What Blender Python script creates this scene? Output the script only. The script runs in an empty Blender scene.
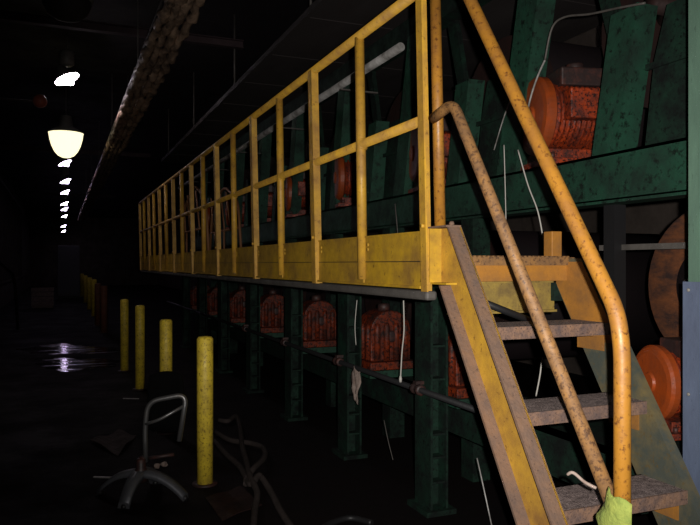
import bpy, bmesh, math, random
from mathutils import Vector, Matrix
random.seed(7)
S = bpy.context.scene
COL = S.collection
PI = math.pi
TH = math.radians(22.5)
SN, CS = math.sin(TH), math.cos(TH)
EYE = 1.5

def floor_pt(u, v, z=0.0):
    """where a line of sight through u,v meets the height z (to measure off the photo)"""
    d = 700*(EYE-z)/(v-264.0)
    t = (u-350)/700.0
    return Vector((d*(SN+t*CS), d*(CS-t*SN), z))

# ------------------------------------------------------------------ materials
def mat(name, base, rough=.5, metal=0.0, dirt=None, dirt_amt=.45, dirt_scale=6, bump=.15, bump_scale=40, spec=.5, fine=0.0, stretch=None):
    m = bpy.data.materials.new(name); m.use_nodes = True
    nt = m.node_tree; N = nt.nodes; L = nt.links
    b = N['Principled BSDF']
    b.inputs['Roughness'].default_value = rough
    b.inputs['Metallic'].default_value = metal
    b.inputs['Specular IOR Level'].default_value = spec
    tc = N.new('ShaderNodeTexCoord')
    src = tc.outputs['Object']
    if stretch:
        mp = N.new('ShaderNodeMapping'); mp.inputs['Scale'].default_value = stretch
        L.new(src, mp.inputs['Vector']); src = mp.outputs['Vector']
    if dirt:
        n = N.new('ShaderNodeTexNoise'); n.inputs['Scale'].default_value = dirt_scale
        n.inputs['Detail'].default_value = 9; n.inputs['Roughness'].default_value = .68
        L.new(src, n.inputs['Vector'])
        r = N.new('ShaderNodeValToRGB')
        c = 1.0-dirt_amt
        r.color_ramp.elements[0].position = max(0, c-.12); r.color_ramp.elements[1].position = min(1, c+.22)
        r.color_ramp.elements[0].color = (0,0,0,1); r.color_ramp.elements[1].color = (1,1,1,1)
        L.new(n.outputs['Fac'], r.inputs['Fac'])
        mx = N.new('ShaderNodeMix'); mx.data_type = 'RGBA'
        mx.inputs['A'].default_value = (*base, 1); mx.inputs['B'].default_value = (*dirt, 1)
        L.new(r.outputs['Color'], mx.inputs['Factor'])
        out = mx.outputs['Result']
        if fine > 0:
            n2 = N.new('ShaderNodeTexNoise'); n2.inputs['Scale'].default_value = dirt_scale*6
            n2.inputs['Detail'].default_value = 10; n2.inputs['Roughness'].default_value = .72
            L.new(src, n2.inputs['Vector'])
            r2 = N.new('ShaderNodeValToRGB')
            r2.color_ramp.elements[0].position = .665-fine*.085; r2.color_ramp.elements[1].position = .76-fine*.085
            L.new(n2.outputs['Fac'], r2.inputs['Fac'])
            m2 = N.new('ShaderNodeMix'); m2.data_type = 'RGBA'
            m2.inputs['B'].default_value = (dirt[0]*.6, dirt[1]*.55, dirt[2]*.55, 1)
            L.new(r2.outputs['Color'], m2.inputs['Factor']); L.new(out, m2.inputs['A'])
            out = m2.outputs['Result']
        L.new(out, b.inputs['Base Color'])
        rr = N.new('ShaderNodeMapRange'); rr.inputs['To Min'].default_value = rough; rr.inputs['To Max'].default_value = min(1, rough+.3)
        L.new(r.outputs['Color'], rr.inputs['Value']); L.new(rr.outputs['Result'], b.inputs['Roughness'])
    else:
        b.inputs['Base Color'].default_value = (*base, 1)
    if bump > 0:
        n3 = N.new('ShaderNodeTexNoise'); n3.inputs['Scale'].default_value = bump_scale; n3.inputs['Detail'].default_value = 5
        L.new(src, n3.inputs['Vector'])
        bp = N.new('ShaderNodeBump'); bp.inputs['Strength'].default_value = bump; bp.inputs['Distance'].default_value = .01
        L.new(n3.outputs['Fac'], bp.inputs['Height']); L.new(bp.outputs['Normal'], b.inputs['Normal'])
    return m

def emis(name, col, st):
    m = bpy.data.materials.new(name); m.use_nodes = True
    b = m.node_tree.nodes['Principled BSDF']
    b.inputs['Base Color'].default_value = (*col, 1)
    b.inputs['Emission Color'].default_value = (*col, 1)
    b.inputs['Emission Strength'].default_value = st
    b.inputs['Roughness'].default_value = .3
    return m

M = {}
M['yellow'] = mat('yellow_paint', (.60,.34,.034), .42, dirt=(.28,.14,.03), dirt_amt=.52, dirt_scale=6, fine=1.0)
M['yellow_panel'] = mat('yellow_panel_paint', (.62,.37,.020), .45, dirt=(.26,.14,.018), dirt_amt=.56, dirt_scale=5, fine=.8, bump=.2, bump_scale=14)
M['yellow_dirty'] = mat('stained_yellow_paint', (.36,.25,.045), .55, dirt=(.15,.10,.03), dirt_amt=.56, dirt_scale=9, fine=1.0)
M['orange_rail'] = mat('orange_yellow_paint', (.37,.165,.020), .42, dirt=(.19,.075,.018), dirt_amt=.46, dirt_scale=8, fine=1.5)
M['orange_worn'] = mat('worn_orange_paint', (.31,.155,.048), .5, dirt=(.14,.075,.035), dirt_amt=.55, dirt_scale=10, fine=1.9)
M['orange_paint'] = mat('orange_riser_paint', (.40,.17,.025), .5, dirt=(.17,.08,.025), dirt_amt=.5, dirt_scale=5, fine=.5)
M['rusty_flange'] = mat('rusty_worn_flange', (.20,.115,.07), .7, dirt=(.115,.08,.065), dirt_amt=.5, dirt_scale=12, fine=1.2, bump=.5)
M['tread'] = mat('rough_grit_tread', (.34,.26,.24), .8, dirt=(.07,.045,.04), dirt_amt=.5, dirt_scale=30, fine=2.0, bump=.7, bump_scale=160)
M['tread_rust'] = mat('rusty_tread_edge', (.26,.145,.085), .75, dirt=(.10,.07,.065), dirt_amt=.55, dirt_scale=18, fine=1.6, bump=.6)
M['cabinet'] = mat('dim_grey_cabinet', (.10,.10,.11), .6)
M['dirty_green_grey'] = mat('dirty_grey_green_stringer', (.06,.068,.055), .6, dirt=(.17,.12,.035), dirt_amt=.46, dirt_scale=6, fine=1.2)
M['bollard'] = mat('bollard_yellow', (.86,.64,.05), .45, dirt=(.40,.28,.035), dirt_amt=.50, dirt_scale=9, fine=1.6)
M['bollard_red'] = mat('bollard_rust_red', (.17,.055,.025), .6, dirt=(.08,.03,.02), dirt_amt=.5)
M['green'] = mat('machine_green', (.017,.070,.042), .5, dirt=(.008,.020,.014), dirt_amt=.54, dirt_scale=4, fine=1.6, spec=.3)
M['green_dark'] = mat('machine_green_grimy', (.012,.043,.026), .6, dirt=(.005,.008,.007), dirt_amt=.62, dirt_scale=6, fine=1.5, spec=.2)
M['green_col'] = mat('column_green', (.095,.175,.125), .6, dirt=(.055,.10,.075), dirt_amt=.5, dirt_scale=8, fine=.7, stretch=(1,1,.25))
M['cover'] = mat('grey_sheet_steel', (.13,.165,.25), .42, metal=.2, dirt=(.08,.10,.155), dirt_amt=.5, dirt_scale=9, fine=.6, stretch=(1,1,.4))
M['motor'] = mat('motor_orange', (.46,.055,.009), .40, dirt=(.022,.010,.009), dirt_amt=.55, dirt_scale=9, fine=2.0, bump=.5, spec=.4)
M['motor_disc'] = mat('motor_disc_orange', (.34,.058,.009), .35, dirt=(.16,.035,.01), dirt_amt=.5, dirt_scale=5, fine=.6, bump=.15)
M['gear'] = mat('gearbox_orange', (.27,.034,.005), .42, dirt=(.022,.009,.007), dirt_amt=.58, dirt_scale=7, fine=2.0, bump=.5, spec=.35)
M['motor_dark'] = mat('greasy_motor_block', (.03,.017,.016), .5, dirt=(.12,.025,.012), dirt_amt=.4, dirt_scale=14)
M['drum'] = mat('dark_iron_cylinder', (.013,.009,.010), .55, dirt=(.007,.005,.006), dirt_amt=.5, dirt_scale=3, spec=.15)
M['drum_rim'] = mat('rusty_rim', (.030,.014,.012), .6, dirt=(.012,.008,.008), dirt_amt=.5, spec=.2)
M['drum_rim2'] = mat('dull_orange_tube', (.20,.085,.03), .6)
M['rust_orange'] = mat('rust_orange_felt', (.26,.085,.025), .7, dirt=(.035,.014,.010), dirt_amt=.58, dirt_scale=6, stretch=(1,1,2.5))
M['black'] = mat('black_iron', (.012,.012,.013), .5, bump=.1)
M['rubber'] = mat('black_rubber', (.003,.003,.003), .95, spec=.05, bump=.1)
M['pipe_grey'] = mat('grimy_grey_pipe', (.11,.10,.09), .55, dirt=(.04,.035,.03), dirt_amt=.5, dirt_scale=6)
M['pipe_silver'] = mat('bare_silver_pipe', (.60,.59,.57), .35, metal=.2, dirt=(.10,.09,.08), dirt_amt=.55, dirt_scale=5)
M['chrome'] = mat('dull_chrome', (.22,.22,.22), .38, metal=.75, dirt=(.15,.12,.1), dirt_amt=.4, dirt_scale=16)
M['chair_base'] = mat('brushed_chair_base', (.15,.155,.17), .45, metal=.5, dirt=(.08,.08,.09), dirt_amt=.45)
M['white_wire'] = mat('pale_cable', (.55,.53,.48), .5, bump=0)
M['rag'] = mat('yellow_green_rag', (.33,.38,.075), .85, dirt=(.16,.22,.045), dirt_amt=.52, dirt_scale=22, bump=.8)
M['paper'] = mat('soiled_cloth', (.34,.27,.23), .9, dirt=(.16,.1,.08), dirt_amt=.5, dirt_scale=20)
M['hose'] = mat('dusty_hose', (.055,.043,.040), .85, dirt=(.03,.025,.022), dirt_amt=.5, dirt_scale=18, spec=.1)
M['cardboard'] = mat('wet_cardboard', (.05,.03,.028), .8, dirt=(.02,.014,.014), dirt_amt=.5)
M['hood'] = mat('soot_grey_sheet', (.034,.027,.026), .7, dirt=(.036,.029,.028), dirt_amt=.5, dirt_scale=2, stretch=(1,.3,1))
M['lamp_metal'] = mat('lamp_housing_grey', (.23,.22,.20), .4, dirt=(.1,.09,.09), dirt_amt=.45)
M['red_bell'] = mat('red_bell_paint', (.50,.13,.08), .35, bump=0)
M['wrap'] = mat('dusty_brown_wrapping', (.62,.42,.29), .45, dirt=(.04,.028,.022), dirt_amt=.55, dirt_scale=9, bump=1, bump_scale=30, stretch=(1,.5,1))
M['violet_bulb'] = emis('mercury_bulb_glow', (1,.88,.97), 34)
M['violet_bulb_far'] = emis('mercury_bulb_glow_far', (.84,.70,1), 11)
def glass_bowl():
    m = bpy.data.materials.new('warm_bowl_glass'); m.use_nodes = True
    nt = m.node_tree; N = nt.nodes; L = nt.links; b = N['Principled BSDF']
    b.inputs['Base Color'].default_value = (.9,.85,.6,1); b.inputs['Roughness'].default_value = .3
    b.inputs['Emission Color'].default_value = (1,.90,.56,1); b.inputs['Emission Strength'].default_value = 1.5
    return m
M['bowl'] = glass_bowl()

def floor_mat():
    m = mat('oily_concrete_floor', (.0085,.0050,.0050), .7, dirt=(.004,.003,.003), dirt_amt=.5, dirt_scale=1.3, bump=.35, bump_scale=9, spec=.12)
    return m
def wall_mat(name, c, sc):
    return mat(name, c, .75, dirt=tuple(x*.5 for x in c), dirt_amt=.5, dirt_scale=sc, spec=.2)
def water():
    m = bpy.data.materials.new('standing_water'); m.use_nodes = True
    nt = m.node_tree; N = nt.nodes; L = nt.links; b = N['Principled BSDF']
    b.inputs['Base Color'].default_value = (.012,.010,.010,1); b.inputs['Roughness'].default_value = .05
    b.inputs['Specular IOR Level'].default_value = .7
    tc = N.new('ShaderNodeTexCoord'); n = N.new('ShaderNodeTexNoise'); n.inputs['Scale'].default_value = 7
    mp = N.new('ShaderNodeMapping'); mp.inputs['Scale'].default_value = (.35,2.6,1)
    L.new(tc.outputs['Object'], mp.inputs['Vector']); L.new(mp.outputs['Vector'], n.inputs['Vector'])
    n2 = N.new('ShaderNodeTexNoise'); n2.inputs['Scale'].default_value = 2.2; n2.inputs['Detail'].default_value = 5
    L.new(mp.outputs['Vector'], n2.inputs['Vector'])
    mr = N.new('ShaderNodeMapRange'); mr.inputs['From Min'].default_value = .46; mr.inputs['From Max'].default_value = .62
    mr.inputs['To Min'].default_value = .04; mr.inputs['To Max'].default_value = .34
    L.new(n2.outputs['Fac'], mr.inputs['Value']); L.new(mr.outputs['Result'], b.inputs['Roughness'])
    bp = N.new('ShaderNodeBump'); bp.inputs['Strength'].default_value = .16; bp.inputs['Distance'].default_value = .02
    L.new(n.outputs['Fac'], bp.inputs['Height']); L.new(bp.outputs['Normal'], b.inputs['Normal'])
    return m
M['floor'] = floor_mat(); M['water'] = water()
M['wall'] = wall_mat('sooty_wall_sheet', (.13,.105,.09), 2)
M['ceil'] = wall_mat('sooty_ceiling', (.020,.016,.018), 2)
M['beam'] = wall_mat('sooty_pinkish_beam', (.075,.05,.055), 3)

# ------------------------------------------------------------------ mesh helpers
class MB:
    def __init__(s): s.bm = bmesh.new()
    def hull(s, pts, faces):
        v = [s.bm.verts.new(p) for p in pts]
        for f in faces: s.bm.faces.new([v[i] for i in f])
        return v
    def box(s, x0, x1, y0, y1, z0, z1):
        P = [(x0,y0,z0),(x1,y0,z0),(x1,y1,z0),(x0,y1,z0),(x0,y0,z1),(x1,y0,z1),(x1,y1,z1),(x0,y1,z1)]
        s.hull(P, [(0,3,2,1),(4,5,6,7),(0,1,5,4),(1,2,6,5),(2,3,7,6),(3,0,4,7)]); return s
    def prism(s, poly, a, b, axis='x'):
        """poly: list of 2D points; extruded along axis between a and b (poly coords are the other two axes in order)"""
        def mk(p, t):
            if axis == 'x': return (t, p[0], p[1])
            if axis == 'y': return (p[0], t, p[1])
            return (p[0], p[1], t)
        n = len(poly)
        A = [s.bm.verts.new(mk(p, a)) for p in poly]; B = [s.bm.verts.new(mk(p, b)) for p in poly]
        s.bm.faces.new(A); s.bm.faces.new(B[::-1])
        for i in range(n): s.bm.faces.new((A[i], B[i], B[(i+1)%n], A[(i+1)%n]))
        return s
    def tube(s, pts, r, n=12, cap=True, jitter=0):
        pts = [Vector(p) for p in pts]
        rings = []
        up = None
        for i, p in enumerate(pts):
            if i == 0: t = pts[1]-p
            elif i == len(pts)-1: t = p-pts[i-1]
            else: t = (pts[i+1]-p).normalized()+(p-pts[i-1]).normalized()
            t.normalize()
            if up is None:
                up = Vector((0,0,1)) if abs(t.z) < .9 else Vector((1,0,0))
            a = t.cross(up); 
            if a.length < 1e-4: a = t.cross(Vector((0,1,0)))
            a.normalize(); b = a.cross(t).normalized(); up = b
            rr = r[i] if isinstance(r, (list, tuple)) else r
            ring = []
            for k in range(n):
                q = rr*(1+random.uniform(-jitter, jitter))
                ring.append(s.bm.verts.new(p+a*math.cos(2*PI*k/n)*q+b*math.sin(2*PI*k/n)*q))
            rings.append(ring)
        for i in range(len(rings)-1):
            for k in range(n):
                f = s.bm.faces.new((rings[i][k], rings[i][(k+1)%n], rings[i+1][(k+1)%n], rings[i+1][k])); f.smooth = True
        if cap: s.bm.faces.new(rings[0][::-1]); s.bm.faces.new(rings[-1])
        return s
    def lathe(s, prof, c=(0,0,0), axis='z', n=24, mtx=None, smooth=True):
        """prof: (radius, height) pairs, spun about an axis through c"""
        rings = []
        for (r, h) in prof:
            ring = []
            for k in range(n):
                a = 2*PI*k/n
                x, y = max(r, .0005)*math.cos(a), max(r, .0005)*math.sin(a)
                v = {'z':(x,y,h), 'x':(h,x,y), 'y':(x,h,y)}[axis]
                v = Vector(v)
                if mtx: v = mtx @ v
                ring.append(s.bm.verts.new(v+Vector(c)))
            rings.append(ring)
        for i in range(len(rings)-1):
            for k in range(n):
                f = s.bm.faces.new((rings[i][k], rings[i][(k+1)%n], rings[i+1][(k+1)%n], rings[i+1][k])); f.smooth = smooth
        s.bm.faces.new(rings[0][::-1]); s.bm.faces.new(rings[-1])
        return s
    def build(s, name, m, parent=None, bevel=0.0, origin=None):
        bmesh.ops.recalc_face_normals(s.bm, faces=s.bm.faces)
        if origin is not None: bmesh.ops.translate(s.bm, verts=s.bm.verts, vec=-Vector(origin))
        me = bpy.data.meshes.new(name); s.bm.to_mesh(me); s.bm.free()
        me.materials.append(m)
        o = bpy.data.objects.new(name, me); COL.objects.link(o)
        if origin is not None: o.location = origin
        if parent is not None: o.parent = parent
        if bevel > 0:
            b = o.modifiers.new('bevel', 'BEVEL'); b.width = bevel; b.segments = 2; b.limit_method = 'ANGLE'
        return o

def arc_path(pts, rad, seg=6):
    """polyline with rounded corners"""
    P = [Vector(p) for p in pts]; out = [P[0]]
    for i in range(1, len(P)-1):
        a = (P[i-1]-P[i]); b = (P[i+1]-P[i]); ra = min(rad, a.length*.45, b.length*.45)
        A = P[i]+a.normalized()*ra; B = P[i]+b.normalized()*ra
        for k in range(seg+1):
            t = k/seg
            out.append(A*(1-t)**2 + P[i]*2*t*(1-t) + B*t*t)
    out.append(P[-1]); return out
def smooth_path(pts, seg=6):
    P = [Vector(p) for p in pts]; P = [P[0]]+P+[P[-1]]; out = []
    for i in range(1, len(P)-2):
        for k in range(seg):
            t = k/seg
            out.append(.5*((2*P[i])+(-P[i-1]+P[i+1])*t+(2*P[i-1]-5*P[i]+4*P[i+1]-P[i+2])*t*t+(-P[i-1]+3*P[i]-3*P[i+1]+P[i+2])*t**3))
    out.append(P[-2]); return out

def tag(o, label=None, cat=None, group=None, kind=None):
    if label: o['label'] = label
    if cat: o['category'] = cat
    if group: o['group'] = group
    if kind: o['kind'] = kind
    return o
def empty(name, loc, label, cat, group=None):
    o = bpy.data.objects.new(name, None); COL.objects.link(o); o.location = loc
    o.empty_display_size = .1
    return tag(o, label, cat, group)
def copy_tree(o, parent=None):
    c = o.copy(); COL.objects.link(c)
    if parent is not None: c.parent = parent
    for ch in list(o.children): copy_tree(ch, c)
    return c

# ------------------------------------------------------------------ the setting
XL, XR, YN, YF, ZC = -1.85, 6.5, -2.5, 52.0, 4.75
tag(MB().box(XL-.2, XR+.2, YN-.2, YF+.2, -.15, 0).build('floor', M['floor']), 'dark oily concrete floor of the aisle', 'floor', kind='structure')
tag(MB().box(XL-.2, XR+.2, YN-.2, YF+.2, ZC, ZC+.15).build('ceiling', M['ceil']), 'black sooty ceiling', 'ceiling', kind='structure')
b = MB(); b.box(XL-.2, XL, YN, YF, 0, ZC)
y = 0.0
while y < 40:
    b.box(XL-.001, XL+.035, y, y+.11, .9, ZC-.5); y += .42
b.box(XL-.001, XL+.05, 0, 45, .82, .9)
tag(b.build('wall_left', M['wall']), 'dark ribbed sheet wall along the left of the aisle', 'wall', kind='structure')
tag(MB().box(XR, XR+.2, YN, YF, 0, ZC).build('wall_right', M['wall']), 'dark wall behind the machine', 'wall', kind='structure')
tag(MB().box(XL, XR, YF, YF+.2, 0, ZC).build('wall_far', M['wall']), 'dark end wall of the aisle', 'wall', kind='structure')
tag(MB().box(XL, XR, YN-.2, YN, 0, ZC).build('wall_near', M['wall']), 'dark wall at the near end', 'wall', kind='structure')

# roof beams across the aisle
for y, lab in ((8.9, 'sooty roof beam crossing above the nearest lit lamp'), (19.0, 'sooty roof beam across the middle of the lamp row'), (31.0, 'sooty roof beam across the far end of the lamp row')):
    bm_ = MB(); bm_.box(XL, 2.2, y, y+.10, 4.30, 4.31); bm_.box(XL, 2.2, y, y+.10, 4.39, 4.40); bm_.box(XL, 2.2, y+.045, y+.055, 4.30, 4.395)
    bm_.box(-.9, -.85, y+.03, y+.07, 4.39, ZC); bm_.box(1.3, 1.35, y+.03, y+.07, 4.39, ZC)
    tag(bm_.build('roof_beam', M['beam'], origin=(.2, y, 4.3)), lab, 'beam', 'roof beams over the aisle')

# pipe along the left wall
w = MB(); w.tube([(-1.72, 1.0, 4.15), (-1.72, 40, 4.15)], .022)
for k in range(9): w.box(XL, -1.70, 2+k*4.4, 2.04+k*4.4, 4.12, 4.18)
tag(w.build('wall_pipe', M['pipe_grey'], origin=(-1.72, 1, 4.15)), 'thin grey pipe running high along the left wall', 'pipe')

# red bell on a pipe stub, upper left
t = empty('alarm_bell', (-1.0, 7.6, 0), 'small red alarm bell on a pipe stub high at upper left', 'bell')
d = 8.6; uu = 40; tt = (uu-350)/700
bp = Vector((d*(SN+tt*CS), d*(CS-tt*SN), EYE+163*d/700))
t.location = (XL, bp.y, bp.z)
MB().lathe([(.0,-.07),(.055,-.055),(.08,-.01),(.082,.02),(.03,.03),(0,.03)], (bp.x-XL, 0, 0), 'y').build('bell_dome', M['red_bell'], t)
MB().tube([(0, .05, .0), (bp.x-XL+.02, .05, .0)], .012).build('pipe_stub', M['pipe_grey'], t)

# red-brown conduit slanting off the left wall far down the aisle
c = MB(); c.tube(arc_path([(-1.8, 12.4, 2.35), (-1.45, 13.4, 2.0), (-.95, 17.5, 1.25), (-.9, 17.8, 0.0)], .4), .035)
tag(c.build('slanting_conduit', M['drum_rim'], origin=(-.9, 17.8, 0)), 'reddish conduit slanting down from the left wall to the floor', 'pipe')

# far clutter : electrical cabinet and stacked crate at the end of the aisle
t = empty('electrical_cabinet', (.35, 33, 0), 'tall pale grey electrical cabinet at the far end of the aisle', 'cabinet')
MB().box(-.45,.45,0,.5,.1,2.3).build('body', M['cabinet'], t, .01)
MB().box(-.43,-.01,-.02,0,.15,2.25).build('door', M['cabinet'], t)
MB().box(.01,.43,-.02,0,.15,2.25).build('door', M['cabinet'], t)
MB().box(-.45,.45,.02,.48,0,.1).build('plinth', M['black'], t)
t = empty('wooden_crate', (-.55, 26, 0), 'low slatted wooden crate standing far down the aisle', 'crate')
b = MB()
for k in range(4): b.box(-.35,.35,-.02,0,.08+k*.16,.2+k*.16); b.box(-.35,.35,.6,.62,.08+k*.16,.2+k*.16)
for k in range(4): b.box(-.35,-.33,0,.6,.08+k*.16,.2+k*.16); b.box(.33,.35,0,.6,.08+k*.16,.2+k*.16)
b.build('side_slats', M['paper'], t)
MB().box(-.33,.33,.0,.6,0,.08).build('base', M['paper'], t)

# ------------------------------------------------------------------ lamps
def tiltm(deg): return Matrix.Rotation(math.radians(deg), 3, Vector((SN, CS, 0)))
def lamp_lit(Y, X, z, lab, far, R=.165):
    t = empty('pendant_lamp', (X, Y, z), lab, 'lamp', 'row of glaring aisle lamps')
    mt = tiltm(-27)
    MB().lathe([(.0,.20),(.05,.20),(.07,.12),(.10,.07),(R,.0),(R,-.006),(R-.012,-.004),(.09,.055),(0,.075)], mtx=mt).build('reflector', M['lamp_metal'], t)
    bm = M['violet_bulb_far'] if far else M['violet_bulb']
    MB().lathe([(R-.015,-.001),(R-.03,-.006),(.0,-.010)], mtx=mt).build('lens', bm, t)
    MB().lathe([(.062,.0),(.066,-.05),(.055,-.075),(0,-.08)], (.03,0,0)).build('bulb', bm, t)
    MB().lathe([(.0,.40),(.085,.40),(.10,.37),(.10,.21),(.06,.18),(0,.18)]).build('ballast_housing', M['lamp_metal'], t)
    MB().tube([(0,0,.40),(0,0,ZC-z+.005)], .012).build('rod', M['pipe_grey'], t)
def rowX(u, d):
    return d*(SN+(u-350)/700*CS), d*(CS-(u-350)/700*SN)
# lit ones (u, v of centre, distance)
lits = [(67,79,10.0,'glaring bare lamp with a grey housing just beyond the nearest dome',0,.19),
        (65,163,16.8,'glaring lamp directly behind the warm glass bowl',1,.175),
        (65.5,181,20.2,'second glaring lamp beyond the warm glass bowl',1,.175),
        (65,192,23.5,'third glaring lamp beyond the warm glass bowl',1,.175),
        (64.5,203.5,26.9,'fourth glaring lamp beyond the warm glass bowl',1,.175),
        (64.5,209,30.3,'fifth glaring lamp beyond the warm glass bowl',1,.175),
        (64.5,216,34.0,'sixth glaring lamp beyond the warm glass bowl',1,.175),
        (63.5,226,40.0,'seventh glaring lamp beyond the warm glass bowl',1,.175),
        (63.5,231,46.0,'farthest glaring lamp of the row, smallest in view',1,.175)]
for (u, v, d, lab, far, R) in lits:
    X, Y = rowX(u, d); lamp_lit(Y, X, EYE+(264-v)*d/700, lab, far, R)
# unlit near dome
X, Y = rowX(67, 6.65)
t = empty('dome_lamp', (X, Y, EYE+243*6.65/700), 'unlit dark dome lamp at the top edge, nearest of the lamps', 'lamp')
MB().lathe([(0,0),(.06,.004),(.12,.025),(.18,.07),(.215,.14),(.22,.19),(.20,.20),(0,.20)]).build('glass_dome', M['hood'], t)
MB().lathe([(0,.20),(.235,.20),(.24,.22),(.20,.27),(.12,.34),(.10,.5),(0,.5)]).build('housing', M['lamp_metal'], t)
MB().tube([(0,0,.5),(0,0,ZC-t.location.z+.005)], .012).build('rod', M['pipe_grey'], t)
# warm bowl
X, Y = rowX(66, 12.5)
t = empty('bowl_lamp', (X, Y, EYE+106*12.5/700), 'glowing warm white glass bowl lamp hanging lower than the others', 'lamp')
MB().lathe([(0,.0),(.07,.008),(.14,.045),(.20,.12),(.245,.22),(.275,.33),(.29,.43),(.295,.44),(0,.44)], n=32).build('glass_bowl', M['bowl'], t)
MB().lathe([(0,.44),(.30,.44),(.30,.46),(.12,.56),(.09,.75),(0,.75)]).build('housing', M['lamp_metal'], t)
MB().tube([(0,0,.75),(0,0,ZC-t.location.z+.005)], .012).build('rod', M['pipe_grey'], t)

# ------------------------------------------------------------------ cable tray full of wrapped lines above the aisle
t = empty('overhead_cable_tray', (.95, 3, 3.68), 'long overhead tray of crumpled brown wrapped lines above the aisle', 'cable tray')
b = MB()
b.box(-.15,-.145,0,34,.055,.09); b.box(.145,.15,0,34,.055,.09)
y = 0
while y < 34: b.box(-.14,.14,y,y+.03,.055,.065); y += .9
b.build('tray', M['pipe_grey'], t)
for k in range(4):
    pts = []; y = .05; rs = []
    while y < 33.8:
        pts.append((-.12+.08*k+random.uniform(-.02,.02), y, random.uniform(-.02,.012)))
        rs.append(.042*random.uniform(.7,1.25)); y += .11 if y < 18 else .2
    MB().tube(pts, rs, n=8, jitter=.22).build('wrapped_line', M['wrap'], t)
for k in range(8):
    for xx in (-.13, .13): MB().tube([(xx, 1+k*4.3, .08), (xx, 1+k*4.3, ZC-3.68)], .008, 6).build('hanger_rod', M['pipe_grey'], t)

# sheet hood above the machine
b = MB()
b.prism([(2.02,3.70),(2.02,3.76),(2.03,3.76),(2.03,3.73),(4.6,3.73),(4.6,3.70)], 2.0, 15.5, 'y')
y = 2.3
while y < 15.4: b.box(2.06, 4.58, y, y+.02, 3.694, 3.70); y += 1.2
t = empty('machine_hood', (2.02, 2, 3.7), 'dark grey sheet metal hood hanging above the walkway', 'hood')
o = b.build('hood_sheet', M['hood'], None); o.parent = t; o.location = (-2.02, -2, -3.7)
for k in range(5):
    for xx in (2.10, 4.4):
        o = MB().tube([(xx, 3+k*3, 3.73),(xx, 3+k*3, ZC)], .012, 6).build('hanger_rod', M['pipe_grey'], None); o.parent = t; o.location = (-2.02, -2, -3.7)

# ------------------------------------------------------------------ walkway
XW = 1.48
YP = [2.74, 3.385] + [4.11+.732*k for k in range(15)]
YE = YP[-1]
t = empty('elevated_walkway', (XW, YP[0], 0), 'long yellow elevated steel walkway with panelled toe board', 'walkway')
def part(b, name, m, root, bevel=0):
    o = b.build(name, m, None, bevel); o.parent = root
    p = Vector(root.location); q = root.parent
    while q is not None: p = p+Vector(q.location); q = q.parent
    o.location = -p; return o
WX = 2.14
part(MB().box(XW+.085, WX, 2.56, YE, 1.49, 1.525), 'deck', M['rusty_flange'], t)
b = MB()
k = 0
for i in range(0, len(YP)-2, 2):
    y0, y1 = YP[i]+(.0 if i == 0 else .032), YP[i+2]-.032
    b = MB()
    b.box(XW, XW+.012, y0, y1, 1.395, 1.64)
    b.box(XW-.012, XW+.012, y0, y1, 1.390, 1.402)
    b.box(XW-.004, XW+.014, y0, y1, 1.636, 1.646)
    ym = YP[i+1]
    b.box(XW-.006, XW, ym-.012, ym+.012, 1.395, 1.64)
    for yy in (ym-.06, y1-.05):
        b.lathe([(0,-.006),(.010,-.006),(.012,0),(0,0)], (XW-.001, yy, 1.60), 'x', 8)
        b.lathe([(0,-.006),(.010,-.006),(.012,0),(0,0)], (XW-.001, yy, 1.575), 'x', 8)
    tb = part(b, 'toe_board', M['yellow_panel'], t)
    for (ya, yb) in ((y0+.004, ym-.016), (ym+.016, y1-.004)): part(MB().box(XW-.0015, XW-.0002, ya, yb, 1.509, 1.513), 'seam', M['black'], tb)
part(MB().box(XW-.006, XW+.05, YP[0]-.05, YE+.03, 1.340, 1.382), 'edge_beam', M['pipe_grey'], t, .012)
part(MB().box(WX-.04, WX+.02, 2.62, YE+.03, 1.33, 1.49), 'inner_beam', M['green_dark'], t)
for i in range(2, len(YP), 2):
    part(MB().box(XW+.05, WX-.04, YP[i]-.03, YP[i]+.03, 1.36, 1.488), 'cross_beam', M['green_dark'], t)
# yellow end beam and dark brace below the head of the stair
part(MB().box(XW+.08, WX-.02, 2.64, 2.655, 1.285, 1.415).box(XW+.08, WX-.02, 2.62, 2.66, 1.415, 1.425).box(XW+.08, WX-.02, 2.62, 2.66, 1.28, 1.29), 'end_beam', M['yellow_dirty'], t)
part(MB().tube([(XW+.1, 2.58, 1.375), (WX-.06, 2.60, 1.20)], .016), 'brace', M['black'], t)

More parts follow.
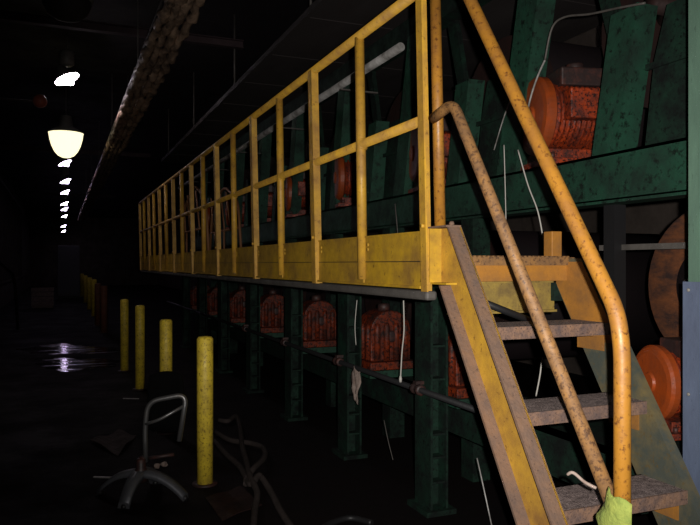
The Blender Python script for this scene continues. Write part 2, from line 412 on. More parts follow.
# railing
LEAN = .022
def rx(z): return XW - LEAN*(z-1.62)
t = empty('guard_railing', (XW, YP[0], 1.4), 'yellow steel guard railing along the walkway edge', 'railing')
for i, y in enumerate(YP):
    b = MB()
    if i == 0: y -= .056
    if i % 2 == 0:
        a = .026 if i == 0 else .034
        def slab(x0, x1, y0, y1):
            P = []
            for z in (1.38, 2.70 if i else 2.75):
                ox = rx(z)
                P += [(ox+x0,y0,z),(ox+x1,y0,z),(ox+x1,y1,z),(ox+x0,y1,z)]
            b.hull(P, [(0,3,2,1),(4,5,6,7),(0,1,5,4),(1,2,6,5),(2,3,7,6),(3,0,4,7)])
        slab(-.026, -.018, y-a, y+a); slab(-.018, .024, y+a-.008, y+a) if i == 0 else slab(-.018, .018, y-a, y-a+.008)
        if i: slab(-.018, .012, y-.006, y+.018)
        b.lathe([(0,-.012),(.009,-.012),(.011,0),(0,0)], (rx(1.66)-.026, y-.008, 1.665), 'x', 8)
        part(b, 'post', M['yellow'], t)
    else:
        b.tube([(rx(1.40)-.01, y, 1.42), (rx(2.70), y, 2.69)], .026)
        pp = part(b, 'post', M['yellow'], t)
    if i % 2 == 1: part(MB().lathe([(.026,-.03),(.031,-.022),(.031,.022),(.026,.03)], (rx(2.13), y, 2.13), 'z', 12), 'weld_collar', M['yellow'], pp)
part(MB().tube([(rx(2.70), YP[0], 2.70), (rx(2.70), YE, 2.70)], .025), 'top_rail', M['yellow'], t)
part(MB().tube([(rx(2.13), YP[0], 2.13), (rx(2.13), YE, 2.13)], .0235), 'mid_rail', M['yellow'], t)

# ------------------------------------------------------------------ stair
t = empty('steel_stair', (XW, 1.45, 0), 'steep rusty yellow steel stair leading up to the walkway', 'stair')
SL = 1.52
def nose_y(z): return 2.30+(z-1.284)/SL
ang = math.atan(SL); hx = .205/math.sin(ang)
XS, XS2 = 1.50, 2.12
def inclined(x0, x1, a0, a1, ztop, zbot=0.0, steps=1):
    """slanted slab between horizontal offsets a0..a1 behind the nosing line"""
    return [(nose_y(zbot)+a0, zbot), (nose_y(zbot)+a1, zbot), (nose_y(ztop)+a1, ztop), (nose_y(ztop)+a0, ztop)]
ZT = 1.655
# left stringer: channel, open to the aisle
YV = 2.705
def clipped(a0, a1, top=ZT):
    pts = []
    zb = 0.0
    y0t = nose_y(top)+a0
    pts = [(nose_y(zb)+a0, zb), (nose_y(zb)+a1, zb)]
    pts += [(nose_y(1.412)+a1, 1.412), (YV, 1.412), (YV, top)]
    pts += [(y0t, top)]
    return pts
part(MB().prism(clipped(0, hx), XS+.052, XS+.060, 'x'), 'stringer_web', M['yellow'], t)
part(MB().prism(inclined(0,0,0,.014,ZT), XS, XS+.062, 'x'), 'stringer_flange', M['rusty_flange'], t)
part(MB().prism(inclined(0,0,hx-.012,hx, 1.408), XS, XS+.062, 'x'), 'stringer_flange', M['rusty_flange'], t)
part(MB().box(XS-.006, XS+.052, YV-.010, YV, 1.42, 1.655).box(XS, XS+.052, YV-.14, YV, 1.412, 1.42), 'end_plate', M['yellow_panel'], t)
part(MB().box(XS-.012, XS+.06, nose_y(ZT), YV, 1.655, 1.663).lathe([(0,.02),(.008,.02),(.012,.008),(0,.0)], (XS+.03, 2.57, 1.66)), 'cap_plate', M['rusty_flange'], t)
# right stringer: channel turned the other way
part(MB().prism(inclined(0,0,0,hx,1.525), XS2, XS2+.008, 'x').prism(inclined(0,0,0,.010,1.525), XS2+.008, XS2+.05, 'x').prism(inclined(0,0,hx-.01,hx,1.525), XS2+.008, XS2+.05, 'x'), 'stringer', M['dirty_green_grey'], t)
part(MB().prism([(nose_y(1.17)-.001, 1.17), (nose_y(1.17)+hx-.01, 1.17), (nose_y(1.51)+hx-.01, 1.51), (nose_y(1.51)-.001, 1.51)], XS2-.005, XS2, 'x'), 'splice_plate', M['orange_paint'], t)
for k in range(1, 6):
    z = 1.546-.292*k
    yn = nose_y(z)+.004
    b = MB()
    b.box(XS+.06, XS2, yn, yn+.215, z-.006, z)
    b.box(XS+.06, XS2, yn+.207, yn+.215, z-.048, z)
    tr = part(b, 'tread', M['tread'], t)
    part(MB().box(XS+.06, XS2, yn-.008, yn, z-.048, z+.001), 'tread_nosing', M['tread_rust'], tr)
    part(MB().box(XS2-.07, XS2-.002, yn+.02, yn+.19, z-.056, z-.048).box(XS2-.008, XS2-.001, yn+.03, yn+.19, z-.12, z-.05), 'tread_bracket', M['orange_paint'], tr)
# head of stair: nosing with punched holes, orange riser
b = MB(); b.box(XS+.062, XS2+.05, 2.545, 2.60, 1.522, 1.530); b.box(XS+.062, XS2+.05, 2.537, 2.545, 1.495, 1.530)
for q in range(24): 
    xx = XS+.075+q*.0235
    b.hull([(xx,2.545,1.530),(xx+.012,2.545,1.530),(xx+.018,2.59,1.530),(xx+.006,2.59,1.530),(xx,2.545,1.536),(xx+.012,2.545,1.536),(xx+.018,2.59,1.536),(xx+.006,2.59,1.536)], [(0,3,2,1),(4,5,6,7),(0,1,5,4),(1,2,6,5),(2,3,7,6),(3,0,4,7)])
part(b, 'top_nosing', M['orange_worn'], t)
part(MB().box(XS+.062, XS2, 2.548, 2.556, 1.425, 1.494), 'riser', M['orange_paint'], t)
part(MB().box(XS2-.045, XS2+.012, 2.60, 2.66, 1.527, 1.65), 'newel_stub', M['orange_paint'], t, .004)
# pipes on the aisle side
XH = 1.505
part(MB().tube([(XH+.015, 2.650, 1.663), (XH-.01, 2.650, 2.72)], .024), 'newel_post', M['orange_rail'], t)
part(MB().tube(arc_path([(XH-.01, 2.650, 2.725), (XH-.0, 2.50, 2.72), (XH, 1.592, 1.36), (XH, 1.572, 1.25), (XH, 1.572, .20)], .09), .0245, 16), 'handrail', M['orange_rail'], t)
part(MB().tube(arc_path([(XH-.02, 2.652, 2.125), (XH-.01, 2.50, 2.165), (XH, 1.60, .775)], .06), .0225, 16), 'lower_handrail', M['orange_worn'], t)

# rag tied where the two pipes meet
b = MB()
def rag(b):
    g = {}
    nu, nv = 14, 8
    for i in range(nu+1):
        for j in range(nv+1):
            s_, w_ = i/nu, j/nv
            a = -2.4+s_*3.4
            r_ = .030+.010*math.sin(s_*9+w_*4)+.014*w_+.028*max(0,s_-.55)
            x = XH-.0+math.cos(a+PI)*r_-.01*s_; yv = 1.583+.025*(1-s_)+math.sin(a+PI)*r_-.10*max(0,s_-.55)
            z = .84-.085*w_*(.5+1.0*s_)-.03*s_+.006*math.sin(s_*23+w_*11)+(.025 if s_ > .5 and w_ < .2 else 0)
            g[i,j] = b.bm.verts.new((x, yv, z))
    for i in range(nu):
        for j in range(nv):
            f = b.bm.faces.new((g[i,j], g[i+1,j], g[i+1,j+1], g[i,j+1])); f.smooth = True
    return b
o = rag(MB()).build('tied_rag', M['rag'], origin=(XH, 1.58, .80))
sm = o.modifiers.new('thick', 'SOLIDIFY'); sm.thickness = .003
tag(o, 'crumpled yellow-green rag tied low around the stair handrail', 'rag')
kb = MB(); kb.tube(smooth_path([(XH-.035,1.64,.835),(XH-.06,1.66,.85),(XH-.085,1.68,.875),(XH-.09,1.70,.865)]), .005, 6)
k = kb.build('knot_end', M['paper'], None); k.parent = o; k.location = -o.location

# ------------------------------------------------------------------ column at the right edge
t = empty('steel_column', (2.26, 1.88, 0), 'green steel column at the right edge with grey sheet around its foot', 'column')
part(MB().box(2.245, 2.261, 1.76, 2.0, 0, ZC).box(2.485, 2.50, 1.76, 2.0, 0, ZC).box(2.261, 2.485, 1.872, 1.888, 0, ZC), 'column_shaft', M['green_col'], t)
cs_ = part(MB().box(2.229, 2.515, 1.740, 1.752, .02, 1.432).box(2.229, 2.240, 1.752, 2.012, .02, 1.432).box(2.505,2.515,1.752,2.012,.02,1.432), 'cover_sheet', M['cover'], t)
for z in (1.40, 1.0, .6): part(MB().lathe([(0,-.004),(.006,-.004),(.008,0),(0,0)], (2.229, 1.985, z), 'x', 8), 'rivet', M['lamp_metal'], cs_)

# ------------------------------------------------------------------ machine
t = empty('drive_machine', (2.2, 2.4, 0), 'long dark green machine frame behind and below the walkway', 'machine')
XB = 2.6
part(MB().box(XB, XB+.014, 1.95, 14.8, 1.82, 2.07).box(XB, XB+.22, 1.95, 14.8, 2.055, 2.07).box(XB, XB+.22, 1.95, 14.8, 1.82, 1.835)
     .box(XB+.206, XB+.22, 1.95, 14.8, 1.82, 2.07).box(XB-.006, XB+.01, 1.95, 14.8, 1.812, 1.826), 'upper_beam', M['green'], t)
part(MB().box(2.36, 2.40, 2.35, 14.8, .40, .635).box(2.36, 2.80, 2.35, 14.8, .61, .635), 'lower_beam', M['green_dark'], t)
colY = [3.77, 5.08, 6.50, 8.05, 9.65, 11.25, 12.8]
for y in colY:
    b = MB()
    b.box(2.04, 2.055, y-.10, y+.10, 0, 1.33); b.box(2.055, 2.145, y-.008, y+.008, 0, 1.33); b.box(2.145, 2.16, y-.10, y+.10, 0, 1.33)
    b.box(2.00, 2.20, y-.13, y+.13, 0, .03)
    for z in (.18,.33,.47,.80,1.0): b.box(2.055, 2.145, y-.09, y-.008, z, z+.012)
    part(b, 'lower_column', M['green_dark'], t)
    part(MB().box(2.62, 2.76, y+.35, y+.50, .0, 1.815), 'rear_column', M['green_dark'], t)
for k in range(8):
    Y = 3.27+1.53*k
    # tall leaning plate beyond each motor, channel edges
    def lean_plate(ybot, ytop, zt, wid, x0, name, m, wt=None, lip=True):
        wt = wt or wid
        b = MB(); zb = 2.07
        b.prism([(ybot-wid/2, zb), (ybot+wid/2, zb), (ytop+wt/2, zt), (ytop-wt/2, zt)], x0, x0+.016, 'x')
        if lip:
            b.prism([(ybot-wid/2-.012, zb), (ybot-wid/2, zb), (ytop-wt/2, zt), (ytop-wt/2-.012, zt)], x0-.012, x0+.12, 'x')
            b.prism([(ybot+wid/2, zb), (ybot+wid/2+.012, zb), (ytop+wt/2+.012, zt), (ytop+wt/2, zt)], x0, x0+.12, 'x')
        part(b, name, m, t)
    lean_plate(Y+.46, Y+.18, 3.35, .20, XB+.02, 'leaning_plate', M['green'])
    lean_plate(Y-.41, Y-.55, 2.78, .17, XB+.02, 'short_plate', M['green'])
    # guard panel
    b = MB(); b.prism([(Y-.95, 2.07), (Y-.60, 2.07), (Y-.66, 2.50), (Y-.74, 2.75), (Y-.98, 2.75)], XB+.10, XB+.12, 'x')
    b.box(XB+.085, XB+.10, Y-.96, Y-.62, 2.46, 2.49)
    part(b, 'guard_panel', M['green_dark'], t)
    b = MB(); b.prism([(Y-.42, 2.60), (Y-.32, 2.60), (Y-.05, 3.5), (Y-.17, 3.5)], XB+.16, XB+.20, 'x')
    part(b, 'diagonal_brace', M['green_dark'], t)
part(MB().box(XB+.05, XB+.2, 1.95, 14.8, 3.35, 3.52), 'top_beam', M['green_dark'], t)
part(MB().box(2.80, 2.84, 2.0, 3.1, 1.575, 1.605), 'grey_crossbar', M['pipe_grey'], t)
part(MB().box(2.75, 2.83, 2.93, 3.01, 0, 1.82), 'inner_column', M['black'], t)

# lower gearboxes --------------------------------------------------
def gearbox(loc, lab):
    g = empty('gearbox', loc, lab, 'gearbox', 'orange gearboxes in a row under the walkway')
    b = MB()
    prof = [(-.17,.06),(-.17,.30)]
    for k in range(9):
        a = PI - k*PI/8; prof.append((.17*math.cos(a)*1.0, .30+.15*math.sin(a)))
    prof += [(.17,.06)]
    b.prism(prof, -.13, .15, 'y')
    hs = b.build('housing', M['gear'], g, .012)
    for xx in (-.12, -.04, .04, .12):
        MB().lathe([(.0,.07),(.026,.07),(.026,.32),(.018,.35),(0,.355)], (xx, -.135, 0), 'z', 10).build('rib', M['gear'], hs)
    for yy in (-.08, .02, .11):
        MB().lathe([(.0,.07),(.022,.07),(.022,.30),(.012,.34),(0,.345)], (-.172, yy, 0), 'z', 10).build('rib', M['gear'], hs)
    MB().box(-.20,.20,-.19,.18,.0,.06).build('base_flange', M['gear'], g, .006)
    MB().lathe([(0,0),(.05,0),(.05,.05),(.035,.06),(0,.06)], (0,0,.44), 'z', 12).build('filler_cap', M['motor_dark'], g)
    MB().lathe([(0,0),(.045,0),(.045,-.02),(.03,-.024),(0,-.024)], (.0,-.13,.25), 'y', 18).build('shaft_cover', M['motor_dark'], g)
    MB().box(-.215,.215,-.21,.20,-.055,-.001).build('mounting_shelf', M['green'], g)
    return g
g0 = gearbox((2.37, 5.02, .69), 'orange gearbox in clear view under the walkway, beside a hanging pale cable')
def moved(src, loc, lab, name_idx=None):
    c = copy_tree(src); c.location = loc; c['label'] = lab; return c
gy = [(2.40, 3.82, 'orange gearbox right behind the stair stringer'), (2.37, 6.60, 'orange gearbox next left of the one with the pale cable, above the dirty rag'),
      (2.37, 8.15, 'dim orange gearbox, third along under the walkway from the stair side'), (2.37, 9.70, 'faint orange gearbox, fourth along under the walkway from the stair side'),
      (2.37, 11.25, 'barely lit orange gearbox, fifth along under the walkway'), (2.37, 12.8, 'darkest and farthest orange gearbox under the walkway')]
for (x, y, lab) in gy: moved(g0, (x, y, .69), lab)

# upper drive motors ------------------------------------------------
def motor(loc, lab, grp='orange drive motors on the upper beam'):
    g = empty('drive_motor', loc, lab, 'motor', grp)
    ft = MB().box(-.02,.44,-.20,.20,0,.035).box(.02,.40,-.15,.15,.035,.09).build('mounting_foot', M['motor'], g, .004)
    MB().lathe([(0,-.035),(.05,-.035),(.06,-.022),(.17,-.022),(.20,-.015),(.215,.0),(.215,.035),(.19,.05),(0,.05)], (0,0,.29), 'x', 44, smooth=False).build('end_disc', M['motor_disc'], g)
    b = MB(); b.lathe([(0,.05),(.16,.05),(.16,.36),(.13,.40),(0,.40)], (0,0,.29), 'x', 24)
    for k in range(9): b.lathe([(.155,.08+k*.03),(.18,.08+k*.03),(.18,.093+k*.03),(.155,.093+k*.03)], (0,0,.29), 'x', 24, smooth=False)
    b.build('finned_body', M['motor'], g)
    MB().box(.10,.28,-.24,-.12,.24,.40).build('terminal_box', M['motor'], g, .008)
    MB().box(.10,.36,-.13,.10,.44,.54).lathe([(0,0),(.05,0),(.05,.05),(0,.05)], (.24,.0,.54), 'z', 12).build('top_block', M['motor_dark'], g, .01)
    for yy in (-.17,.17): MB().lathe([(0,0),(.014,0),(.014,.03),(0,.03)], (.03,yy,.035), 'z', 6).build('bolt', M['motor_dark'], ft)
    return g
m0 = motor((2.63, 3.46, 2.072), 'large orange drive motor with round end disc, behind the sloping handrail')
m0.rotation_euler.z = -math.radians(14); m0.scale = (1.08,1.08,1.08)
labs = ['orange drive motor seen through the first railing bay', 'orange drive motor seen through the second railing bay',
        'orange drive motor dim behind the third railing bay', 'orange drive motor dim behind the fourth railing bay',
        'orange drive motor nearly lost in the dark, fifth along', 'farthest orange drive motor on the upper beam']
for k, lab in enumerate(labs): moved(m0, (2.63, 3.28+1.70*(k+1), 2.072), lab)
t2 = moved(m0, (2.54, 2.46, .635), 'orange motor low at right between the stair and the grey sheeted column')
t2['group'] = 'orange motors'; t2.scale = (.8,.8,.8); t2.location.z = .72

# big dark drying cylinders behind the frame ------------------------
def drum(loc, lab, R=.52):
    g = empty('drying_cylinder', loc, lab, 'cylinder', 'dark drying cylinders inside the machine')
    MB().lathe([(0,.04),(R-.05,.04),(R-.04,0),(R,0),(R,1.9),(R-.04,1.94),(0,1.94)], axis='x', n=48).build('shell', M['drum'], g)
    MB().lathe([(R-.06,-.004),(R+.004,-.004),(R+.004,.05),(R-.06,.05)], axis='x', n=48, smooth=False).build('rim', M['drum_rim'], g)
    MB().lathe([(0,-.16),(.05,-.16),(.05,-.02),(.11,-.01),(.11,.04),(0,.04)], axis='x', n=20).build('journal', M['drum_rim'], g)
    return g
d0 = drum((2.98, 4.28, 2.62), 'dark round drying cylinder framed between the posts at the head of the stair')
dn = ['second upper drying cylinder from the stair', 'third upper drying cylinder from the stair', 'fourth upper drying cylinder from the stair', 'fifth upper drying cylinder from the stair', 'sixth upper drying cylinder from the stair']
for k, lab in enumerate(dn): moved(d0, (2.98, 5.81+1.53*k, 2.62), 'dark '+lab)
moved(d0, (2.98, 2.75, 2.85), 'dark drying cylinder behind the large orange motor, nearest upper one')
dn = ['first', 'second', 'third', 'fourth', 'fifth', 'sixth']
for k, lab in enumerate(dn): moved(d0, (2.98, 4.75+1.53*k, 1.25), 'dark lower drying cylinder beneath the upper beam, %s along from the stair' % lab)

# rust-orange felt loop on a roll below the upper beam at right
g = empty('felt_roll', (2.98, 2.52, 1.385), 'rust-orange felt running over a roll beneath the upper beam at right', 'roller')
MB().lathe([(0,0),(.40,0),(.42,.02),(.42,1.3),(0,1.3)], axis='x', n=40).build('felt_band', M['rust_orange'], g)
MB().lathe([(0,-.012),(.20,-.012),(.21,-.002),(0,-.002)], axis='x', n=40).build('roll_end', M['drum'], g)
MB().lathe([(0,-.15),(.045,-.15),(.045,-.03),(0,-.03)], axis='x', n=16).build('journal', M['pipe_grey'], g)

# pipes -------------------------------------------------------------
o = MB().tube([(2.32, 4.62, 3.10), (2.32, 15, 3.10)], .033).build('steam_pipe', M['pipe_silver'], origin=(2.32,3.3,3.10))
tag(o, 'bare silvery pipe running above the machine behind the railing', 'pipe')
for k in range(5): MB().box(-.01,.36, 2.5+k*1.9, 2.53+k*1.9, -.045, -.033).build('bracket', M['pipe_grey'], o)
b = MB(); b.tube([(2.005, 2.75, .74), (2.005, 14.5, .74)], .018)
o = b.build('air_line', M['black'], origin=(2.005, 2.75, .74)); tag(o, 'thin black air line with joints running low along the green columns', 'pipe')
for y in (3.77, 5.08, 6.5, 8.05): 
    q = MB().lathe([(.018,-.05),(.034,-.05),(.034,-.02),(.026,-.015),(.026,.015),(.034,.02),(.034,.05),(.018,.05)], (0,y-2.75,0), 'y', 8).box(-.02,.035,y-2.75-.02,y-2.75+.02,.03,.05).build('joint', M['motor_dark'], o)

# hanging cables ------------------------------------------------------
def cable(pts, lab, r=.0035, m='white_wire', name='hanging_cable', plug=False):
    o = MB().tube(smooth_path(pts), r, 8).build(name, M[m], origin=pts[0]); tag(o, lab, 'cable')
    if plug:
        e = Vector(pts[-1])-Vector(pts[0]); MB().lathe([(0,-.02),(.008,-.02),(.01,.0),(.006,.02),(0,.02)], e, 'z', 8).build('plug', M['white_wire'], o)
    return o
def at(u, v, X):
    tt = (u-350)/700; d = X/(SN+tt*CS)
    return (X, d*(CS-tt*SN), EYE+(264-v)*d/700)
cable([at(403.5,299,1.98), at(404,330,1.97), at(402,352,1.97), at(400.5,379,1.97)], 'pale cable hanging straight down in front of the nearest clear gearbox', .004, plug=True)
cable([at(357,300,2.0), at(355,325,1.99), at(356,345,2.0)], 'thin pale cable hanging beside the column left of the clear gearbox', .003)
cable([at(545,60,2.56), at(537,78,2.56), at(530,100,2.56), at(524,130,2.55)], 'pale conduit curving down left of the large orange motor', .006, 'pipe_silver')
cable([at(545,60,2.56), at(552,28,2.56), at(565,17,2.56), at(590,14,2.56), at(618,8,2.56), at(645,3,2.58)], 'thin grey cable arching over the large orange motor', .006, 'pipe_grey')
cable([at(512,95,2.5), at(503,120,2.5), at(494,150,2.5)], 'pale wire running down the leaning plate at the head of the stair', .004, 'pipe_silver')
cable([at(518,150,2.5), at(528,185,2.5), at(538,212,2.5), at(544,244,2.5)], 'thin pale wire falling beneath the upper beam behind the handrails', .004)
cable([at(504,145,2.5), at(505,180,2.5), at(506,222,2.5)], 'grey wire hanging straight beneath the upper beam between the handrails', .003)
cable([at(542,358,2.3), at(540,375,2.3), at(536,396,2.3)], 'short pale wire seen between the stair treads', .004)
cable([at(477,458,2.2), at(483,485,2.2), at(492,527,2.2)], 'grey wire slanting low behind the stair stringer', .004, 'pipe_silver')
cable([at(384,420,2.15), at(388,440,2.15), at(393,460,2.15)], 'faint grey wire hanging between the lower columns', .003, 'pipe_grey')
cable([at(395,204,2.45), at(397,225,2.45), at(398,240,2.45)], 'short pale wire below the second orange motor', .004, 'pipe_grey')

# dirty rag hanging on the air line
p = Vector(at(361,346,2.05))
b = MB(); g = {}
for i in range(9):
    for j in range(9):
        s_, w_ = i/8, j/8
        wd = .07*(1-.45*w_)
        g[i,j] = b.bm.verts.new((.012*math.sin(s_*9+w_*5)-.02, (s_-.5)*wd*2+.012*math.sin(w_*12), -w_*.24-.02*math.sin(s_*7)))
for i in range(8):
    for j in range(8):
        f = b.bm.faces.new((g[i,j], g[i+1,j], g[i+1,j+1], g[i,j+1])); f.smooth = True
o = b.build('dirty_rag', M['paper']); o.location = (2.018, p.y-.03, .735); s_ = o.modifiers.new('t','SOLIDIFY'); s_.thickness = .004
tag(o, 'small dirty brown rag hanging on the low air line', 'rag')

# curved handrails of a crossing over the machine, seen through the far railing
t = empty('crossing_stair_rail', (1.85, 8.6, 1.525), 'dull orange tube rails of a cross-over stair standing on the far walkway', 'railing')
for xx in (-.2, .2):
    part(MB().tube(arc_path([(1.85+xx, 8.4, 1.525),(1.85+xx, 8.6, 2.3),(1.85+xx, 9.4, 2.55),(1.85+xx, 10.2, 2.3),(1.85+xx, 10.4, 1.525)], .2), .017), 'curved_rail', M['drum_rim2'], t)
    part(MB().tube([(1.85+xx, 8.5, 1.95), (1.85+xx, 10.3, 1.95)], .014), 'straight_rail', M['drum_rim2'], t)
    for k in range(5): part(MB().tube([(1.85+xx, 8.65+k*.36, 1.95),(1.85+xx, 8.95+k*.33, 2.46)], .011, 8), 'diagonal_bar', M['drum_rim2'], t)
    for k in range(3): part(MB().tube([(1.85+xx, 8.8+k*.6, 1.525),(1.85+xx, 8.8+k*.6, 1.95)], .014), 'upright', M['drum_rim2'], t)

# ------------------------------------------------------------------ bollards
def bollard(x, y, h, lab, m='bollard', r=.055, grp='yellow bollards along the aisle'):
    g = empty('bollard', (x, y, 0), lab, 'bollard', grp)
    MB().lathe([(0,0),(r,0),(r,h-.018),(r-.012,h-.004),(0,h)], n=24).build('pipe', M[m], g)
    MB().lathe([(0,0),(r+.03,0),(r+.03,.012),(r,.014),(0,.014)], n=20).build('base_plate', M['motor_dark'], g)
    return g
def bpos(u, d): X, Y = rowX(u, d); return X, Y
for (u, vt, h, lab) in ((205,336,1.01,'nearest and tallest looking yellow bollard, beside the broken chair'),
                        (166,319,1.01,'yellow bollard second from the front, behind the black chair back'),
                        (140,305,1.01,'yellow bollard third from the front'),
                        (124.5,299,1.01,'yellow bollard fourth from the front, before the long gap')):
    d = (EYE-h)*700/(vt-264); x, y = bpos(u, d); bollard(x, y, h, lab)
for (u, d, h, m, lab) in ((104, 15.2, 1.03, 'bollard_red', 'rust-red bollard, nearer of the red pair down the aisle'), (98, 17.0, 1.03, 'bollard_red', 'rust-red bollard, farther of the red pair down the aisle'),
                      (94, 20.0, 1.06,'bollard', 'dim yellow bollard just beyond the red pair'), (89.5, 23.0, 1.06,'bollard', 'dim yellow bollard, second beyond the red pair'),
                      (85.5, 27.0, 1.06,'bollard', 'dim yellow bollard, third beyond the red pair'), (82, 32, 1.06,'bollard', 'dim yellow bollard, farthest down the aisle')):
    x, y = bpos(u, d); bollard(x, y, h, lab, m, .075, 'bollards farther down the aisle')

# ------------------------------------------------------------------ puddles
def puddle(cu, cv, hu, hv, lab, z=.002, n=64, holes=()):
    b = MB(); vs = []
    ph = [random.uniform(0,6.28) for _ in range(5)]
    for k in range(n):
        a = 2*PI*k/n
        r = 1+.10*math.sin(2*a+ph[0])+.13*math.sin(3*a+ph[1])+.09*math.sin(5*a+ph[2])+.06*math.sin(9*a+ph[3])+.04*math.sin(14*a+ph[4])
        p = floor_pt(cu+hu*r*math.cos(a), cv+hv*r*math.sin(a), z); vs.append(p)
    top = [b.bm.verts.new(p) for p in vs]; b.bm.faces.new(top)
    bot = [b.bm.verts.new(Vector((p.x,p.y,.0003))) for p in vs]
    for k in range(n): b.bm.faces.new((top[k], bot[k], bot[(k+1)%n], top[(k+1)%n]))
    o = b.build('puddle', M['water'], origin=floor_pt(cu, cv, 0)); return tag(o, lab, 'puddle', 'puddles on the floor')
puddle(68, 349.5, 46, 5.0, 'long water puddle reflecting the lamps, back strip')
puddle(76, 364, 38, 6.5, 'wide water puddle reflecting the lamps, front pool')
puddle(66, 294, 9, 2.2, 'small bright puddle far down the aisle')

# ------------------------------------------------------------------ broken chair
cb = floor_pt(141, 497, 0)
t = empty('broken_chair', (cb.x, cb.y, 0), 'broken seatless swivel chair with curved steel base and black back', 'chair')
R_ = Vector((CS, -SN, 0)); F_ = Vector((SN, CS, 0))
for k, (a, ln) in enumerate(((-12, .29), (-100, .21), (170, .27), (85, .24))):
    dv = R_*math.cos(math.radians(a)) + F_*math.sin(math.radians(a))
    side = dv.cross(Vector((0,0,1)))
    b = MB(); rows = []
    for i in range(9):
        s_ = i/8
        zc = .135*(1-s_**2.2)+.03; w_ = .050*(1-.2*s_); hh = .014
        c_ = dv*(.02+s_*ln)+Vector((0,0,zc))
        rows.append([b.bm.verts.new(c_+side*w_+Vector((0,0,-hh-.012))), b.bm.verts.new(c_+side*w_*.8+Vector((0,0,hh*.6))), b.bm.verts.new(c_+Vector((0,0,hh))), b.bm.verts.new(c_-side*w_*.8+Vector((0,0,hh*.6))), b.bm.verts.new(c_-side*w_+Vector((0,0,-hh-.012)))])
    for i in range(8):
        for q in range(4):
            f = b.bm.faces.new((rows[i][q], rows[i+1][q], rows[i+1][q+1], rows[i][q+1])); f.smooth = True
        b.bm.faces.new((rows[i][4], rows[i+1][4], rows[i+1][0], rows[i][0]))
    b.bm.faces.new(rows[0]); b.bm.faces.new(rows[-1][::-1])
    b.build('base_leg', M['chair_base'], t)
    e = dv*(.015+ln)
    MB().lathe([(0,0),(.016,0),(.018,.015),(.012,.03),(0,.03)], e, 'z', 10).build('foot_glide', M['black'], t)
MB().lathe([(0,.10),(.045,.10),(.045,.17),(.03,.19),(.03,.24),(.022,.25),(0,.25)], n=16).build('hub', M['motor_dark'], t)
def rp(a, z, f=0): return R_*a+F_*f+Vector((0,0,z))
MB().tube([rp(0,.235), rp(.02,.24,.04)], .025).tube([rp(.02,.235,.04), rp(.20,.26,.05)], .012).build('seat_bracket', M['motor_dark'], t)
MB().tube(arc_path([rp(.025,.22,.02), rp(.022,.44,.01), rp(.045,.615,0), rp(.29,.66,.02), rp(.245,.36,.0)], .075, 8), .0165, 12).build('tube_frame', M['chrome'], t)
MB().tube(arc_path([rp(.03,.47,.0), rp(.12,.50,-.02), rp(.275,.585,.01)], .06, 8), .011, 10).build('cross_tube', M['chrome'], t)
b = MB()
g = {}
for i in range(9):
    for j in range(7):
        s_, w_ = i/8-.5, j/6-.5
        rr = 1-.10*(2*w_)**2
        for side_ in (0,1):
            q = rp(.150+s_*.235*rr, .60+w_*.40*(1-.12*(2*s_)**2), .06+.03*(2*s_)**2*-1+(.035 if side_ else 0)*(1-.5*max(abs(2*s_),abs(2*w_))**4))
            g[i,j,side_] = b.bm.verts.new(q)
for i in range(8):
    for j in range(6):
        for sd in (0,1):
            f = b.bm.faces.new((g[i,j,sd], g[i+1,j,sd], g[i+1,j+1,sd], g[i,j+1,sd])); f.smooth = True
for i in range(8):
    b.bm.faces.new((g[i,0,0], g[i+1,0,0], g[i+1,0,1], g[i,0,1])); b.bm.faces.new((g[i,6,0], g[i+1,6,0], g[i+1,6,1], g[i,6,1]))
for j in range(6):
    b.bm.faces.new((g[0,j,0], g[0,j+1,0], g[0,j+1,1], g[0,j,1])); b.bm.faces.new((g[8,j,0], g[8,j+1,0], g[8,j+1,1], g[8,j,1]))
br = b.build('backrest', M['rubber'], t)
MB().box(-.012,.012,-.004,.004,0,.12).build('back_bracket', M['rubber'], br).location = rp(.165,.52,.045)

# ------------------------------------------------------------------ hoses and litter
def fp(u, v, z=.022): 
    p = floor_pt(u, v, z); return p
t = empty('tangled_hose', fp(250,475,0), 'thick dusty hose knotted in a loop on the floor beside the nearest bollard', 'hose')
t.location.z = 0
strands = [[(219,420,.03),(228,421,.03),(236,416,.03),(240,428,.03),(242,445,.05),(246,460,.06),(250,476,.07),(257,492,.05),(255,508,.03),(253,530,.025)],
           [(216,432,.03),(230,440,.03),(250,443,.04),(263,448,.05),(264,458,.06),(254,468,.08),(247,478,.05),(246,484,.03)],
           [(214,440,.025),(226,454,.03),(240,467,.035),(250,484,.05),(258,476,.08),(262,478,.06),(272,494,.03),(280,510,.025),(293,530,.025)]]
for st in strands:
    pts = [fp(u, v, z) for (u, v, z) in st]
    part(MB().tube(smooth_path(pts), .021, 10), 'hose_strand', M['hose'], t)
o = MB().tube(smooth_path([fp(u,v,.02) for (u,v) in ((372,523),(350,518),(330,524),(318,532))]), .018, 8).build('floor_cable', M['black'])
tag(o, 'black cable lying on the floor under the walkway', 'cable')

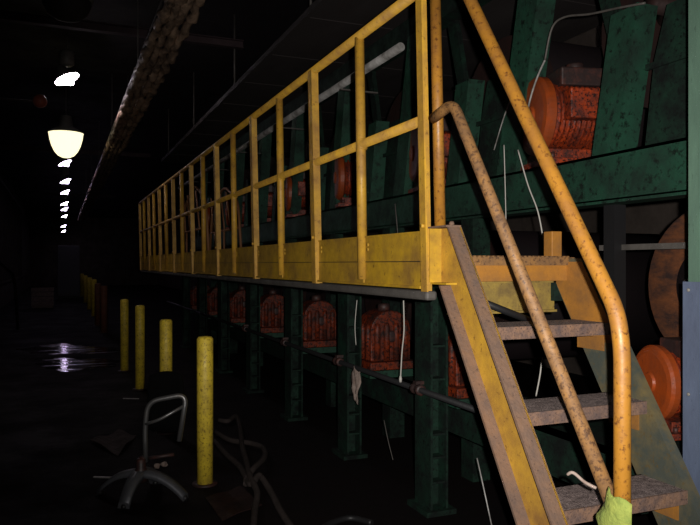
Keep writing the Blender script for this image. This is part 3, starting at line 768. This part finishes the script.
def sheet(corn, lab, name, m, thick=.006, up=.0):
    P = [floor_pt(u, v, 0) for (u, v) in corn]; c_ = sum(P, Vector())/4
    b = MB(); N_ = 8; g = {}
    for s2 in (0,1):
        for i in range(N_+1):
            for j in range(N_+1):
                a_, w_ = i/N_, j/N_
                q = P[0]*(1-a_)*(1-w_)+P[1]*a_*(1-w_)+P[2]*a_*w_+P[3]*(1-a_)*w_-c_
                g[i,j,s2] = b.bm.verts.new((q.x, q.y, .003+up*(.5+.5*math.sin(a_*7+w_*5))+(thick if s2 else 0)))
    for i in range(N_):
        for j in range(N_):
            for s2 in (0,1): b.bm.faces.new((g[i,j,s2], g[i+1,j,s2], g[i+1,j+1,s2], g[i,j+1,s2]))
    for i in range(N_):
        for jj in (0,N_): b.bm.faces.new((g[i,jj,0], g[i+1,jj,0], g[i+1,jj,1], g[i,jj,1])); b.bm.faces.new((g[jj,i,0], g[jj,i+1,0], g[jj,i+1,1], g[jj,i,1]))
    o = b.build(name, m); o.location = (c_.x, c_.y, 0)
    return o
tag(sheet([(90,443),(118,433),(136,437),(118,457)], '', 'cardboard_sheet', M['cardboard'], up=.03), 'crumpled flattened cardboard sheet on the floor left of the broken chair', 'cardboard')
tag(sheet([(205,500),(240,488),(262,506),(222,522)], '', 'cardboard_sheet', M['drum_rim'], up=.01), 'dark reddish flat cardboard on the floor right of the broken chair', 'cardboard')
for (u, v, lab) in ((157,469,'small crumpled paper scrap beneath the chair frame'), (164,467,'second small crumpled paper scrap beneath the chair frame')):
    p = floor_pt(u, v, .0); b = MB(); bmesh.ops.create_icosphere(b.bm, subdivisions=2, radius=.026)
    for vv in b.bm.verts: vv.co *= random.uniform(.7,1.15); vv.co.z = max(vv.co.z*.8, -.018)
    o = b.build('paper_scrap', M['paper']); o.location = (p.x, p.y, .02); tag(o, lab, 'litter', 'paper scraps')
for (u, v, lab) in ((131,399,'thin pale metal strip on the floor near the bollards'), (106,478,'thin metal strip on the floor left of the chair base')):
    p = floor_pt(u, v, 0); o = MB().box(-.09,.09,-.01,.01,.001,.008).build('metal_strip', M['pipe_silver']); o.location = (p.x, p.y, 0); o.rotation_euler.z = -.5; tag(o, lab, 'litter', 'metal strips')

# ------------------------------------------------------------------ light: the flash gun beside the lens, and the lamps themselves
fl = bpy.data.lights.new('camera_flash', 'SPOT'); fl.energy = 560; fl.color = (1,.95,.9); fl.shadow_soft_size = .012
fl.spot_size = math.radians(77); fl.spot_blend = 1.0
fo = bpy.data.objects.new('camera_flash', fl); COL.objects.link(fo); fo.location = (.065*CS, -.065*SN, EYE+.035)
fo.rotation_euler = (PI/2+math.radians(1), 0, -TH-math.radians(9))

W = bpy.data.worlds.new('world'); S.world = W; W.use_nodes = True
W.node_tree.nodes['Background'].inputs[0].default_value = (.02,.02,.025,1); W.node_tree.nodes['Background'].inputs[1].default_value = .0

cam = bpy.data.cameras.new('camera'); co = bpy.data.objects.new('camera', cam); COL.objects.link(co)
cam.sensor_width = 36; cam.lens = 36; cam.clip_start = .05; cam.clip_end = 200; cam.shift_y = 1.5/700
co.location = (0, 0, EYE); co.rotation_euler = (PI/2, 0, -TH)
S.camera = co
vs = S.view_settings; vs.view_transform = 'Standard'; vs.look = 'None'; vs.exposure = 0; vs.gamma = 1; vs.use_curve_mapping = False
